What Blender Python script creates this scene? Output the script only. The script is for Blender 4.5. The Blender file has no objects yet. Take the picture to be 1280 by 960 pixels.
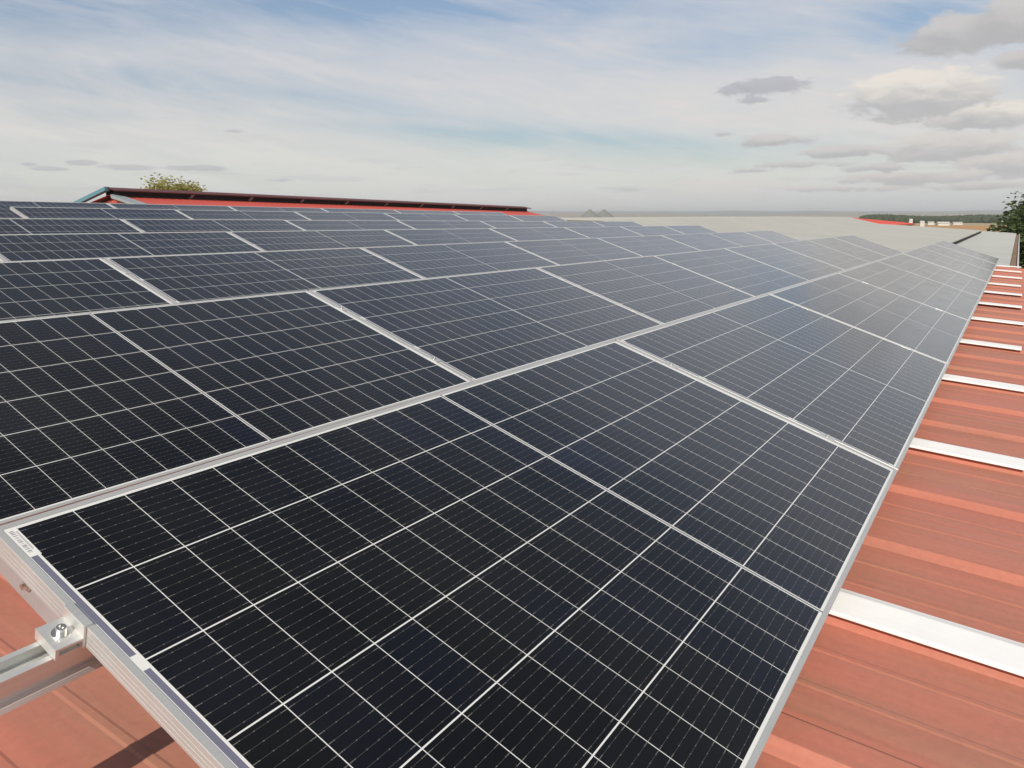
import bpy, bmesh, math, random
from mathutils import Vector, Matrix, noise
random.seed(7)
S = bpy.context.scene
COL = S.collection
R = math.radians

# ------------------------------------------------------------------ camera
CAM = Vector((-0.4616, -0.2290, 0.8061))
YAW, PIT, FPX = 0.58047, -0.21956, 945.57
cd = bpy.data.cameras.new('camera'); cam = bpy.data.objects.new('camera', cd); COL.objects.link(cam)
cam.location = CAM
cam.rotation_euler = (math.pi/2 + PIT, 0, YAW - math.pi/2)
cd.sensor_width = 36; cd.lens = FPX/1280*36; cd.clip_start = 0.05; cd.clip_end = 60000
S.camera = cam

# ------------------------------------------------------------------ light
SUN_EL = R(40)
SUN_AZ = math.atan2(-0.34, -1.135)        # direction towards the sun in the xy plane
sd = Vector((math.cos(SUN_AZ)*math.cos(SUN_EL), math.sin(SUN_AZ)*math.cos(SUN_EL), math.sin(SUN_EL)))
ld = bpy.data.lights.new('sun', 'SUN'); lo = bpy.data.objects.new('sun', ld); COL.objects.link(lo)
ld.energy = 3.6; ld.angle = R(0.55); ld.color = (1.0, 0.93, 0.83)
lo.rotation_euler = (-sd).to_track_quat('-Z', 'Y').to_euler()
lo.location = (0, 0, 30)

W = bpy.data.worlds.new('World'); S.world = W; W.use_nodes = True
S.view_settings.view_transform = 'Standard'; S.view_settings.look = 'None'
S.view_settings.exposure = 0.12; S.view_settings.gamma = 1; S.view_settings.use_curve_mapping = False

class NT:
    """small helper to write node trees as expressions"""
    def __init__(s, tree): s.t = tree; s.n = tree.nodes; s.l = tree.links
    def link(s, a, b): s.l.new(a, b)
    def _in(s, sock, v):
        if isinstance(v, bpy.types.NodeSocket): s.l.new(v, sock)
        elif v is not None: sock.default_value = v
    def m(s, op, a, b=None, c=None, clamp=False):
        n = s.n.new('ShaderNodeMath'); n.operation = op; n.use_clamp = clamp
        s._in(n.inputs[0], a)
        if b is not None: s._in(n.inputs[1], b)
        if c is not None: s._in(n.inputs[2], c)
        return n.outputs[0]
    def mix(s, f, a, b, typ='MIX'):
        n = s.n.new('ShaderNodeMix'); n.data_type = 'RGBA'; n.blend_type = typ
        s._in(n.inputs[0], f); s._in(n.inputs[6], a); s._in(n.inputs[7], b)
        return n.outputs[2]
    def rgb(s, c):
        n = s.n.new('ShaderNodeRGB'); n.outputs[0].default_value = (*c, 1); return n.outputs[0]
    def ss(s, x, lo, hi):
        n = s.n.new('ShaderNodeMapRange'); n.interpolation_type = 'SMOOTHSTEP'
        s._in(n.inputs[0], x); s._in(n.inputs[1], lo); s._in(n.inputs[2], hi); return n.outputs[0]
    def lin(s, x, lo, hi, a=0., b=1.):
        n = s.n.new('ShaderNodeMapRange')
        s._in(n.inputs[0], x); n.inputs[1].default_value = lo; n.inputs[2].default_value = hi
        n.inputs[3].default_value = a; n.inputs[4].default_value = b; return n.outputs[0]
    def noise(s, v, scale, detail=4, rough=.55, dist=0., dim='3D'):
        n = s.n.new('ShaderNodeTexNoise'); n.noise_dimensions = dim
        if v is not None: s.l.new(v, n.inputs['Vector'])
        n.inputs['Scale'].default_value = scale; n.inputs['Detail'].default_value = detail
        n.inputs['Roughness'].default_value = rough; n.inputs['Distortion'].default_value = dist
        return n.outputs[0]
    def comb(s, x, y, z):
        n = s.n.new('ShaderNodeCombineXYZ')
        for i, v in enumerate((x, y, z)): s._in(n.inputs[i], v)
        return n.outputs[0]
    def sep(s, v):
        n = s.n.new('ShaderNodeSeparateXYZ'); s.l.new(v, n.inputs[0]); return n.outputs
    def tc(s, name='Object'):
        return s.n.new('ShaderNodeTexCoord').outputs[name]
    def mapv(s, v, scale=(1,1,1), loc=(0,0,0), rot=(0,0,0)):
        n = s.n.new('ShaderNodeMapping'); s.l.new(v, n.inputs[0])
        n.inputs['Scale'].default_value = scale; n.inputs['Location'].default_value = loc
        n.inputs['Rotation'].default_value = rot
        return n.outputs[0]

# sky: Nishita plus high thin cloud and a few low cumulus, all fixed in direction
T = NT(W.node_tree)
for n in list(T.n): T.n.remove(n)
sky = T.n.new('ShaderNodeTexSky'); sky.sky_type = 'NISHITA'; sky.sun_disc = False
sky.sun_elevation = SUN_EL; sky.sun_rotation = math.pi/2 - SUN_AZ
sky.altitude = 300; sky.air_density = 1.0; sky.dust_density = 1.2; sky.ozone_density = 1.0

dv = T.tc('Generated')
dx, dy_, dz_ = T.sep(dv)
el = T.m('ARCSINE', dz_)                     # radians
az = T.m('ARCTAN2', dy_, dx)
gain = T.m('MULTIPLY', T.lin(el, .10, .42, .080, .112), T.lin(el, .42, .75, 1.0, .45))
skyc = T.mix(1.0, sky.outputs[0], T.comb(gain, gain, gain), 'MULTIPLY')
# fibrous structure of the high veil
zz = T.m('ADD', T.m('MAXIMUM', dz_, 0.0), 0.12)
pl = T.comb(T.m('DIVIDE', dx, zz), T.m('DIVIDE', dy_, zz), 0.0)
n1 = T.noise(T.mapv(pl, scale=(.30, 1.0, 1), rot=(0, 0, R(-62)), loc=(3.1, 1.7, 0)), 1.1, 7, .58, .5)
n2 = T.noise(T.mapv(pl, scale=(.25, 1.5, 1), rot=(0, 0, R(-50)), loc=(9, 4, 0)), 3.0, 6, .6, .6)
def px_dir(x, y):
    F = Vector((math.cos(PIT)*math.cos(YAW), math.cos(PIT)*math.sin(YAW), math.sin(PIT)))
    Rr = F.cross(Vector((0,0,1))).normalized(); U = Rr.cross(F)
    d = (F + Rr*((x-640)/FPX) + U*((480-y)/FPX)).normalized()
    return math.atan2(d.y, d.x), math.asin(d.z)
def blob(a0, e0, wa, we, k=1., ang=0.):
    a = T.m('SUBTRACT', az, a0); e = T.m('SUBTRACT', el, e0)
    if ang:
        ca, sa = math.cos(ang), math.sin(ang)
        a, e = (T.m('ADD', T.m('MULTIPLY', a, ca), T.m('MULTIPLY', e, sa)),
                T.m('SUBTRACT', T.m('MULTIPLY', e, ca), T.m('MULTIPLY', a, sa)))
    a = T.m('DIVIDE', a, wa); e = T.m('DIVIDE', e, we)
    d = T.m('ADD', T.m('MULTIPLY', a, a), T.m('MULTIPLY', e, e))
    return T.m('MULTIPLY', T.m('EXPONENT', T.m('MULTIPLY', d, -1.0)), k)
def streak(x0, y0, x1, y1, w, k):
    a0, e0 = px_dir(x0, y0); a1, e1 = px_dir(x1, y1)
    ln = math.hypot(a1-a0, e1-e0)
    ang = math.atan2(e1-e0, a1-a0)
    if ang > math.pi/2: ang -= math.pi
    if ang < -math.pi/2: ang += math.pi
    return blob((a0+a1)/2, (e0+e1)/2, ln*.62, w/FPX*.95, k, ang or 1e-4)
acr = T.m('SUBTRACT', el, T.m('MULTIPLY', az, .16))
n3 = T.noise(T.comb(T.m('MULTIPLY', az, 2.6), T.m('MULTIPLY', acr, 15.), 4.0), 1.0, 8, .60, .9)
n4 = T.noise(T.comb(T.m('MULTIPLY', az, 9.0), T.m('MULTIPLY', acr, 60.), 1.0), 1.0, 6, .6, 1.2)
fib = T.m('ADD', T.m('MULTIPLY', n3, .72), T.m('MULTIPLY', n4, .28))
blue = None
for sp in [(-140, 70, 340, 118, 26, .50), (300, 104, 600, 160, 15, .42), (500, 160, 960, 192, 17, .95), (0, 142, 190, 140, 16, .32),
           (220, -14, 820, 8, 30, .85), (-200, -10, 260, 26, 40, .70), (1060, 36, 1250, -10, 34, .95), (800, 70, 1050, 36, 26, .45), (1000, 30, 1100, 90, 26, .3)]:
    b = streak(*sp); blue = b if blue is None else T.m('MAXIMUM', blue, b)
high = T.ss(el, .28, .60)
blue = T.m('MAXIMUM', blue, T.m('MULTIPLY', high, .75))
blue = T.m('MULTIPLY', blue, T.lin(fib, .35, .62, 1.22, .72))
veil = T.m('SUBTRACT', T.m('ADD', .84, T.lin(fib, .36, .62, -.22, .14)), T.m('MULTIPLY', blue, .80))
veil = T.m('ADD', veil, T.m('MULTIPLY', T.ss(el, .12, .02), .14))
veil = T.m('MINIMUM', T.m('MAXIMUM', veil, 0.05), .97)
veilc = T.mix(T.ss(el, 0.03, 0.13), T.rgb((.680, .690, .655)), T.rgb((.690, .662, .645)))
veilc = T.mix(T.ss(el, 0.12, 0.28), veilc, T.rgb((.575, .590, .635)))
veilc = T.mix(T.ss(el, 0.42, 0.70), veilc, T.rgb((.40, .41, .43)))
c0 = T.mix(veil, skyc, veilc)
low = T.noise(T.comb(T.m('MULTIPLY', az, 9.0), T.m('MULTIPLY', el, 75.0), 2.0), 1.0, 6, .62, .6)
lowm = T.m('MULTIPLY', T.ss(low, .52, .68), T.m('MULTIPLY', T.ss(el, .0, .02), T.ss(el, .14, .05)))
c0 = T.mix(T.m('MULTIPLY', lowm, .28), c0, T.rgb((.47, .47, .49)))
low2 = T.noise(T.comb(T.m('MULTIPLY', az, 5.0), T.m('MULTIPLY', el, 40.0), 7.0), 1.0, 5, .6, .4)
c0 = T.mix(T.m('MULTIPLY', T.m('MULTIPLY', T.ss(low2, .52, .72), T.ss(el, .13, .03)), .35), c0, T.rgb((.70, .63, .59)))
ab, eb = px_dir(1130, 252)
c0 = T.mix(blob(ab, eb, .30, .018, .45), c0, T.rgb((.55, .56, .585)))
# cumulus
wn = T.noise(T.comb(T.m('MULTIPLY', az, 27.0), T.m('MULTIPLY', el, 72.0), 0.0), 1.0, 9, .60, .35)
wv = T.m('SUBTRACT', wn, .5)
def cum(x, y, wpx, hpx, k):
    a0, e0 = px_dir(x, y); a1, _ = px_dir(x+wpx, y); _, e1 = px_dir(x, y-hpx)
    return blob(a0, e0, abs(a0-a1)*1.25, abs(e1-e0)*1.2, k), e0, abs(e1-e0)
def addc(c, specs, colt, colb, amp=1.5, op=1.0):
    for sp in specs:
        b, e0, we = cum(*sp)
        mk = T.ss(T.m('ADD', b, T.m('MULTIPLY', wv, amp)), .30, .58)
        mk = T.m('MULTIPLY', T.m('MULTIPLY', mk, T.m('MINIMUM', T.m('MULTIPLY', b, 4.0), 1.0)), op)
        g = T.ss(T.m('ADD', T.m('DIVIDE', T.m('SUBTRACT', el, e0), we), T.m('MULTIPLY', wv, 2.2)), -0.7, 0.8)
        c = T.mix(mk, c, T.mix(g, T.rgb(colb), T.rgb(colt)))
    return c
c0 = addc(c0, [(1190,184,80,20,.9), (1255,206,60,16,.85), (1150,222,110,11,.75), (1230,232,70,7,.7), (1060,236,90,5,.6)],
          (.66,.625,.59), (.46,.45,.46), 1.35, .9)
c0 = addc(c0, [(1225,146,62,18,.9), (1148,118,84,28,1.05)], (.78,.73,.66), (.46,.455,.465), 1.35, .90)
c0 = addc(c0, [(1215,40,85,24,.95), (1268,22,50,30,1.), (1275,75,30,14,.8)], (.57,.55,.54), (.44,.435,.445), 1.2, .93)
c0 = addc(c0, [(965,106,42,10,.95), (915,113,22,7,.8), (938,125,16,5,.7)], (.44,.44,.48), (.41,.41,.45), 1.7, .8)
c0 = addc(c0, [(968,176,48,8,.8), (1055,190,55,8,.8), (905,168,18,5,.7), (1000,206,80,6,.6), (940,213,30,4,.6), (1100,210,50,6,.7)], (.60,.575,.56), (.43,.425,.445), 1.4, .85)
c0 = addc(c0, [(100,203,24,4,.8), (160,209,40,4,.7), (245,210,40,4,.8), (35,205,12,3,.6), (65,211,24,3,.7), (290,164,16,3,.6), (350,225,30,3,.5), (780,236,40,5,.6)], (.47,.47,.50), (.42,.42,.45), 1.1, .65)
# below the horizon the dome keeps a ground tone
c0 = T.mix(T.ss(dz_, 0.0, -0.02), c0, T.rgb((.28, .25, .20)))
bg = T.n.new('ShaderNodeBackground'); T.link(c0, bg.inputs[0]); bg.inputs[1].default_value = 1.0
wo = T.n.new('ShaderNodeOutputWorld'); T.link(bg.outputs[0], wo.inputs[0])
W.cycles.sampling_method = 'MANUAL'; W.cycles.sample_map_resolution = 512

# ------------------------------------------------------------------ materials
def mat(name):
    m = bpy.data.materials.new(name); m.use_nodes = True
    return m, NT(m.node_tree), m.node_tree.nodes['Principled BSDF']
def simple(name, col, rough=.6, metal=0., var=.12, scale=8., bump=0.):
    m, t, b = mat(name)
    n = t.noise(t.tc(), scale, 5, .6)
    f = t.lin(n, .25, .75, 1-var, 1+var)
    t.link(t.mix(1.0, t.rgb(col), t.comb(f, f, f), 'MULTIPLY'), b.inputs['Base Color'])
    b.inputs['Roughness'].default_value = rough; b.inputs['Metallic'].default_value = metal
    if bump:
        bp = t.n.new('ShaderNodeBump'); bp.inputs['Strength'].default_value = bump; bp.inputs['Distance'].default_value = .01
        t.link(n, bp.inputs['Height']); t.link(bp.outputs[0], b.inputs['Normal'])
    return m
def brushed(name, col, rough, metal, axis=0, var=.06):
    m, t, b = mat(name)
    sc = [220, 220, 220]; sc[axis] = 3
    n = t.noise(t.mapv(t.tc(), scale=tuple(sc)), 1.0, 3, .6)
    n2 = t.noise(t.tc(), 5.0, 4, .6)
    f = t.m('ADD', t.lin(n, .25, .75, 1-var, 1+var), t.lin(n2, .3, .7, -.05, .05))
    t.link(t.mix(1.0, t.rgb(col), t.comb(f, f, f), 'MULTIPLY'), b.inputs['Base Color'])
    t.link(t.lin(n2, .3, .7, rough-.06, rough+.08), b.inputs['Roughness'])
    b.inputs['Metallic'].default_value = metal
    return m
M = {}
M['alu'] = brushed('anodised_aluminium', (.54, .545, .53), .42, .35, 0)
M['rail'] = brushed('mill_aluminium', (.74, .74, .71), .38, .6, 0)
M['strip'] = brushed('bright_aluminium', (.91, .91, .89), .42, .0, 1, .035)
M['steel'] = brushed('stainless_steel', (.75, .74, .70), .22, .95, 2)
M['plate'] = brushed('galvanised_plate', (.50, .50, .50), .5, .5, 2)
M['label'] = simple('label_white', (.78, .77, .74), .5, 0, .03, 40)
M['ink'] = simple('label_ink', (.25, .25, .26), .6, 0, .1, 200)
M['dark'] = simple('dark_gap', (.02, .02, .022), .8)  # near-black, stands in for shade under the vent and at the roof step
M['black_sheet'] = simple('black_backsheet', (.6, .6, .6), .6)

# panel laminate -------------------------------------------------------------
L_, W_, FL = 2.122, 1.055, .0105
m, t, b = mat('cell_glass'); M['cells'] = m
X, Y, _ = t.sep(t.tc('Object'))
xc = L_/2
au = t.m('ABSOLUTE', t.m('SUBTRACT', X, xc))
MG, EM, SM = .0055, .0150, .0055
PC = (xc-FL-EM-MG)/12; PV = (W_-2*FL-2*SM)/6
u = t.m('SUBTRACT', au, MG)
uc = t.m('DIVIDE', u, PC); fu = t.m('FRACT', uc)
v = t.m('SUBTRACT', Y, FL+SM); vc = t.m('DIVIDE', v, PV); fv = t.m('FRACT', vc)
du = t.m('MULTIPLY', t.m('SUBTRACT', .5, t.m('ABSOLUTE', t.m('SUBTRACT', fu, .5))), PC)   # distance to cell edge
dvv = t.m('MULTIPLY', t.m('SUBTRACT', .5, t.m('ABSOLUTE', t.m('SUBTRACT', fv, .5))), PV)
inside = t.m('MULTIPLY', t.m('MULTIPLY', t.m('GREATER_THAN', u, 0.), t.m('LESS_THAN', uc, 12.)),
             t.m('MULTIPLY', t.m('GREATER_THAN', v, 0.), t.m('LESS_THAN', vc, 6.)))
cell = t.m('MULTIPLY', t.m('MULTIPLY', t.m('GREATER_THAN', du, .00075), t.m('GREATER_THAN', dvv, .0013)), inside)
# per cell tint
sgn = t.m('GREATER_THAN', X, xc)
oi = t.n.new('ShaderNodeObjectInfo')
cid = t.comb(t.m('ADD', t.m('FLOOR', uc), t.m('MULTIPLY', sgn, 40.)), t.m('FLOOR', vc), t.m('MULTIPLY', oi.outputs['Random'], 91.))
wnz = t.n.new('ShaderNodeTexWhiteNoise'); wnz.noise_dimensions = '3D'; t.link(cid, wnz.inputs['Vector'])
patch = t.noise(t.mapv(t.tc('Object'), scale=(1.6, 2.4, 1)), 1.0, 2, .5)
tint = t.m('ADD', t.m('MULTIPLY', wnz.outputs[0], .75), t.lin(patch, .35, .65, -.35, .35), clamp=True)
cc = t.mix(t.m('POWER', tint, 2.2), t.rgb((.0045, .0048, .0052)), t.rgb((.0058, .0070, .0150)))
grain = t.noise(t.mapv(t.tc('Object'), scale=(900, 500, 1)), 1.0, 2, .6)
gf = t.lin(grain, .3, .7, .6, 1.5)
cc = t.mix(1.0, cc, t.comb(gf, gf, gf), 'MULTIPLY')
# nine busbars
fb = t.m('FRACT', t.m('MULTIPLY', fv, 9.))
db = t.m('MULTIPLY', t.m('ABSOLUTE', t.m('SUBTRACT', fb, .5)), PV/9)
bus = t.m('LESS_THAN', db, .00033)
padend = t.m('MULTIPLY', t.m('LESS_THAN', db, .0006), t.m('MULTIPLY', t.m('LESS_THAN', du, .0085), t.m('GREATER_THAN', du, .0015)))
fp = t.m('ABSOLUTE', t.m('SUBTRACT', t.m('FRACT', t.m('MULTIPLY', uc, 4.)), .5))
pad = t.m('MULTIPLY', t.m('LESS_THAN', db, .00075), t.m('LESS_THAN', t.m('MULTIPLY', fp, PC/4), .0011))
cc = t.mix(bus, cc, t.rgb((.070, .068, .065)))
cc = t.mix(t.m('MAXIMUM', padend, pad), cc, t.rgb((.16, .152, .14)))
# white backsheet with the bussing ribbons
midr = t.m('LESS_THAN', au, .0024)
xe = t.m('SUBTRACT', xc-FL, au)              # distance from the inner end of the frame
v2 = t.m('ABSOLUTE', t.m('SUBTRACT', t.m('FRACT', t.m('MULTIPLY', vc, .5)), .5))
endr = t.m('MULTIPLY', t.m('MULTIPLY', t.m('GREATER_THAN', xe, .0025), t.m('LESS_THAN', xe, .0118)), t.m('MULTIPLY', t.m('LESS_THAN', X, xc), t.m('LESS_THAN', v2, .455)))
white = t.rgb((.76, .76, .73))
back = t.mix(midr, white, t.rgb((.10, .10, .10)))
back = t.mix(endr, back, t.rgb((.17, .17, .23)))
colr = t.mix(cell, back, cc)
dust = t.noise(t.mapv(t.tc('Object'), scale=(1.5, 3, 1)), 2.0, 6, .65)
colr = t.mix(t.lin(dust, .35, .8, .001, .011), colr, t.rgb((.42, .38, .33)))
t.link(colr, b.inputs['Base Color'])
b.inputs['IOR'].default_value = 1.36
b.inputs['Coat Weight'].default_value = .42; b.inputs['Coat IOR'].default_value = 1.38; b.inputs['Coat Roughness'].default_value = .10
t.link(t.lin(dust, .3, .7, .13, .20), b.inputs['Roughness'])

# painted red corrugated roof ----------------------------------------------------
def red_roof(name, col, scale_stain=1.):
    m, t, b = mat(name)
    g = t.tc('Object')
    n1 = t.noise(t.mapv(g, scale=(9, .8, 1)), 1.0, 6, .65, .3)
    n2 = t.noise(t.mapv(g, scale=(30, 1.5, 1), loc=(3, 1, 0)), 1.0, 5, .6)
    n3 = t.noise(g, 2.3, 6, .6, .6)
    n4 = t.noise(g, 60., 3, .6)
    c = t.mix(t.ss(n1, .42, .68), t.rgb(col), t.rgb((col[0]*.86, col[1]*1.06, col[2]*1.02)))
    c = t.mix(t.m('MULTIPLY', t.ss(n3, .48, .68), .35), c, t.rgb((col[0]*.72, col[1]*.98, col[2]*.95)))
    f = t.m('ADD', t.lin(n2, .3, .7, .92, 1.08), t.lin(n4, .3, .7, -.05, .05))
    c = t.mix(1.0, c, t.comb(f, f, f), 'MULTIPLY')
    t.link(c, b.inputs['Base Color'])
    t.link(t.lin(n3, .3, .7, .48, .68), b.inputs['Roughness'])
    bp = t.n.new('ShaderNodeBump'); bp.inputs['Strength'].default_value = .25; bp.inputs['Distance'].default_value = .004
    t.link(t.noise(t.mapv(g, scale=(6, 1.2, 1)), 1.0, 3, .5), bp.inputs['Height']); t.link(bp.outputs[0], b.inputs['Normal'])
    return m
M['red'] = red_roof('red_sheet', (.525, .188, .128))
M['red_far'] = simple('red_far_sheet', (.56, .09, .065), .6, 0, .06, .6)
M['red_shadow'] = simple('red_shaded_trim', (.11, .02, .016), .5, 0, .1, 2)  # darkened red: shade on the vent overhang is put into the colour
M['teal'] = simple('teal_trim', (.12, .27, .33), .5, 0, .08, 2)
M['grey_trim'] = simple('grey_flashing', (.33, .38, .40), .5, .1, .08, 2)
def pale(name, col):
    m, t, b = mat(name)
    g = t.tc('Object')
    n = t.noise(t.mapv(g, scale=(.5, .12, 1)), 1.0, 5, .6)
    n2 = t.noise(t.mapv(g, scale=(1.0, .1, 1)), 3.0, 4, .6)
    f = t.m('ADD', t.lin(n, .3, .7, .93, 1.07), t.lin(n2, .3, .7, -.05, .05))
    t.link(t.mix(1.0, t.rgb(col), t.comb(f, f, f), 'MULTIPLY'), b.inputs['Base Color'])
    b.inputs['Roughness'].default_value = .55
    return m
M['pale'] = pale('pale_sheet', (.49, .485, .425))
M['pale2'] = pale('pale_sheet_light', (.49, .495, .455))
M['pale_wall'] = simple('pale_wall', (.45, .44, .40), .8, 0, .08, 1)
M['rust'] = simple('rusty_gutter', (.26, .17, .11), .8, 0, .35, 3)
M['white'] = simple('white_paint', (.62, .61, .57), .5, 0, .05, 3)
M['silo'] = simple('silo_zinc', (.30, .31, .29), .4, .3, .12, 1.5)
M['wall_red'] = simple('rendered_wall', (.45, .40, .34), .9, 0, .1, 1)

# ------------------------------------------------------------------ mesh helpers
def obj(name, bm, material, parent=None, smooth=False):
    me = bpy.data.meshes.new(name)
    bm.normal_update(); bm.to_mesh(me); bm.free()
    if smooth:
        for p in me.polygons: p.use_smooth = True
    for mm in (material if isinstance(material, (list, tuple)) else [material]): me.materials.append(mm)
    o = bpy.data.objects.new(name, me); COL.objects.link(o)
    if parent: o.parent = parent
    return o
def empty(name, label, cat, loc=(0,0,0), group=None):
    o = bpy.data.objects.new(name, None); COL.objects.link(o); o.location = loc
    o.empty_display_size = .1
    tag(o, label, cat, group); return o
def tag(o, label=None, cat=None, group=None, kind=None):
    if label: o['label'] = label
    if cat: o['category'] = cat
    if group: o['group'] = group
    if kind: o['kind'] = kind
    return o
def box(bm, x0, x1, y0, y1, z0, z1, bev=0., mtx=None):
    g = bmesh.ops.create_cube(bm, size=1)['verts']
    for w in g:
        w.co = Vector(((x0+x1)/2 + w.co.x*(x1-x0), (y0+y1)/2 + w.co.y*(y1-y0), (z0+z1)/2 + w.co.z*(z1-z0)))
    if bev:
        es = list({e for w in g for e in w.link_edges})
        r = bmesh.ops.bevel(bm, geom=es, offset=bev, segments=2, profile=.6, affect='EDGES')
        g = [w for w in r['verts']] + [w for w in g if w.is_valid]
        g = list({w for w in g if w.is_valid})
    if mtx is not None:
        for w in g: w.co = mtx @ w.co
    return g
def cyl(bm, c, r0, r1, h, seg=24, mtx=None, axis='Z'):
    r = bmesh.ops.create_cone(bm, cap_ends=True, segments=seg, radius1=r0, radius2=r1, depth=h)['verts']
    for w in r:
        w.co.z += h/2
        if axis == 'X': w.co = Vector((w.co.z, w.co.x, w.co.y))
        if axis == 'Y': w.co = Vector((w.co.x, w.co.z, w.co.y))
        w.co += Vector(c)
        if mtx is not None: w.co = mtx @ w.co
    return r
def extrude_profile(bm, prof, x0, x1, close=True, f=None):
    """profile in (y,z), swept along x"""
    f = f or (lambda x, y, z: (x, y, z))
    a = [bm.verts.new(f(x0, y, z)) for y, z in prof]; c = [bm.verts.new(f(x1, y, z)) for y, z in prof]
    n = len(prof)
    for i in range(n if close else n-1):
        j = (i+1) % n
        bm.faces.new((a[i], a[j], c[j], c[i]))
    if close:
        bm.faces.new(a[::-1]); bm.faces.new(c)

# ------------------------------------------------------------------ array survey (fitted to the photograph)
TH, RS, PP = 0.319407, 0.060256, 1.698963
TR = math.tan(RS)
PU = 2.134
SEND = {1: 17.072, 2: 17.0275, 3: 16.9172, 4: 16.9132, 5: 16.8179, 6: 16.7247, 7: 16.6542}
DY = {1: 0, 2: -.05008, 3: -.12687, 4: -.13967, 5: -.23706, 6: .20994, 7: .10356}
DZ = {1: 0, 2: -.01237, 3: -.01073, 4: -.01147, 5: -.02149, 6: .0089, 7: .01828}
YW = {1: 0, 2: .2519, 3: .4955, 4: .3012, 5: .6407, 6: .3206, 7: .4379}
SLB = -.17017
SL = {1: 0, 2: -.16165, 3: -.39401, 4: -.45824, 5: -.69021, 6: -.71547, 7: -.76684}
DTH = {1: 0, 2: .00614, 3: .00149, 4: .00383, 5: .01238, 6: .01428, 7: .00027}
COUNT = {1: 8, 2: 8, 3: 8, 4: 8, 5: 8, 6: 6, 7: 7}
def row_frame(k):
    sl = (SL[k]+SLB)*.01; yw = YW[k]*.01
    ex = Vector((1, yw, sl)).normalized()
    th = TH + DTH[k]
    ey = Vector((0, math.cos(th), math.sin(th))); ey = (ey - ex*ey.dot(ex)).normalized()
    ez = ex.cross(ey)
    return ex, ey, ez
def row_pt(k, x):
    xs = x-8
    return Vector((x, (k-1)*PP + DY[k] + YW[k]*xs*.01, (k-1)*PP*TR + DZ[k] + (SL[k]+SLB)*xs*.01 + .0000610*xs*xs))
def row_mtx(k, x):
    ex, ey, ez = row_frame(k); p = row_pt(k, x)
    mt = Matrix((ex, ey, ez)).transposed().to_4x4(); mt.translation = p
    return mt
def sag(x, y):
    """extra height of the old roof sheet along its length"""
    a = max(0., min(1., y/8.0))
    return (SLB - .64*a)*.01*(x-8) + .000061*(x-8)**2
HR = .122        # underside of the near roof strips below the lower panel edge
def roof_z(x, y): return -HR + y*TR + sag(x, y)

# ------------------------------------------------------------------ ground, hills
def disc_ground():
    bm = bmesh.new()
    rings = [0, 15, 40, 100, 250, 600, 1200, 2500, 5000, 9000, 14000, 30000]
    N = 96; prev = None
    for r in rings:
        if r == 0: cur = [bm.verts.new((0, 0, -6.0))]
        else: cur = [bm.verts.new((r*math.cos(2*math.pi*i/N), r*math.sin(2*math.pi*i/N), -6.0)) for i in range(N)]
        if prev is not None:
            for i in range(N):
                j = (i+1) % N
                if len(prev) == 1: bm.faces.new((prev[0], cur[i], cur[j]))
                else: bm.faces.new((prev[i], cur[i], cur[j], prev[j]))
        prev = cur
    return bm
m, t, b = mat('fields'); M['fields'] = m
g = t.tc('Object')
vor = t.n.new('ShaderNodeTexVoronoi'); vor.inputs['Scale'].default_value = .0016
t.link(t.mapv(g, scale=(1, 2.2, 1), rot=(0,0,.5)), vor.inputs['Vector'])
vr, vg, vb = t.sep(vor.outputs['Color'])
c = t.mix(vr, t.rgb((.34, .27, .15)), t.rgb((.44, .36, .24)))
c = t.mix(t.m('GREATER_THAN', vg, .62), c, t.rgb((.12, .13, .06)))
gx, gy, gz = t.sep(g)
dist = t.m('SQRT', t.m('ADD', t.m('MULTIPLY', gx, gx), t.m('MULTIPLY', gy, gy)))
wob = t.noise(g, .02, 3, .5)
c = t.mix(t.ss(t.m('ADD', dist, t.m('MULTIPLY', wob, 60.)), 660., 640.), c, t.rgb((.46, .25, .085)))
yard = t.noise(g, .3, 5, .6)
c = t.mix(t.ss(t.m('ADD', dist, t.m('MULTIPLY', wob, 40.)), 150., 110.), c, t.mix(yard, t.rgb((.10, .12, .045)), t.rgb((.24, .21, .12))))
f = t.lin(t.noise(g, .15, 5, .6), .3, .7, .88, 1.12)
t.link(t.mix(1.0, c, t.comb(f, f, f), 'MULTIPLY'), b.inputs['Base Color'])
b.inputs['Roughness'].default_value = .95
tag(obj('ground', disc_ground(), M['fields']), kind='structure')

def hill_strip(name, dist, a0, a1, hfun, material, depth):
    bm = bmesh.new(); N = 160; rows = []
    for i in range(N+1):
        a = a0 + (a1-a0)*i/N; h = hfun(a)
        rows.append([bm.verts.new((math.cos(a)*(dist+d), math.sin(a)*(dist+d), -6.2 + h*q)) for d, q in
                     ((-depth*.5, 0), (-depth*.28, .45), (-depth*.1, .85), (0, 1), (depth*.2, .8), (depth*.5, 0))])
    for i in range(N):
        for j in range(5):
            bm.faces.new((rows[i][j], rows[i+1][j], rows[i+1][j+1], rows[i][j+1]))
    return tag(obj(name, bm, material, smooth=True), kind='structure')
M['hill_a'] = simple('far_hill_fields', (.30, .25, .17), .95, 0, .35, .0012)
M['hill_b'] = simple('far_hill_wood', (.07, .09, .06), .95, 0, .35, .0008)
hill_strip('hills', 3600, -.5, 2.4, lambda a: 9+9*noise.noise(Vector((a*5, 1, 0)))+4*noise.noise(Vector((a*19, 3, 0))), M['hill_a'], 1500)
hill_strip('far_hills', 8500, -.5, 2.4, lambda a: 50+26*noise.noise(Vector((a*4.2, 8, 0)))+11*noise.noise(Vector((a*15, 5, 0))), M['hill_b'], 3500)

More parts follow.
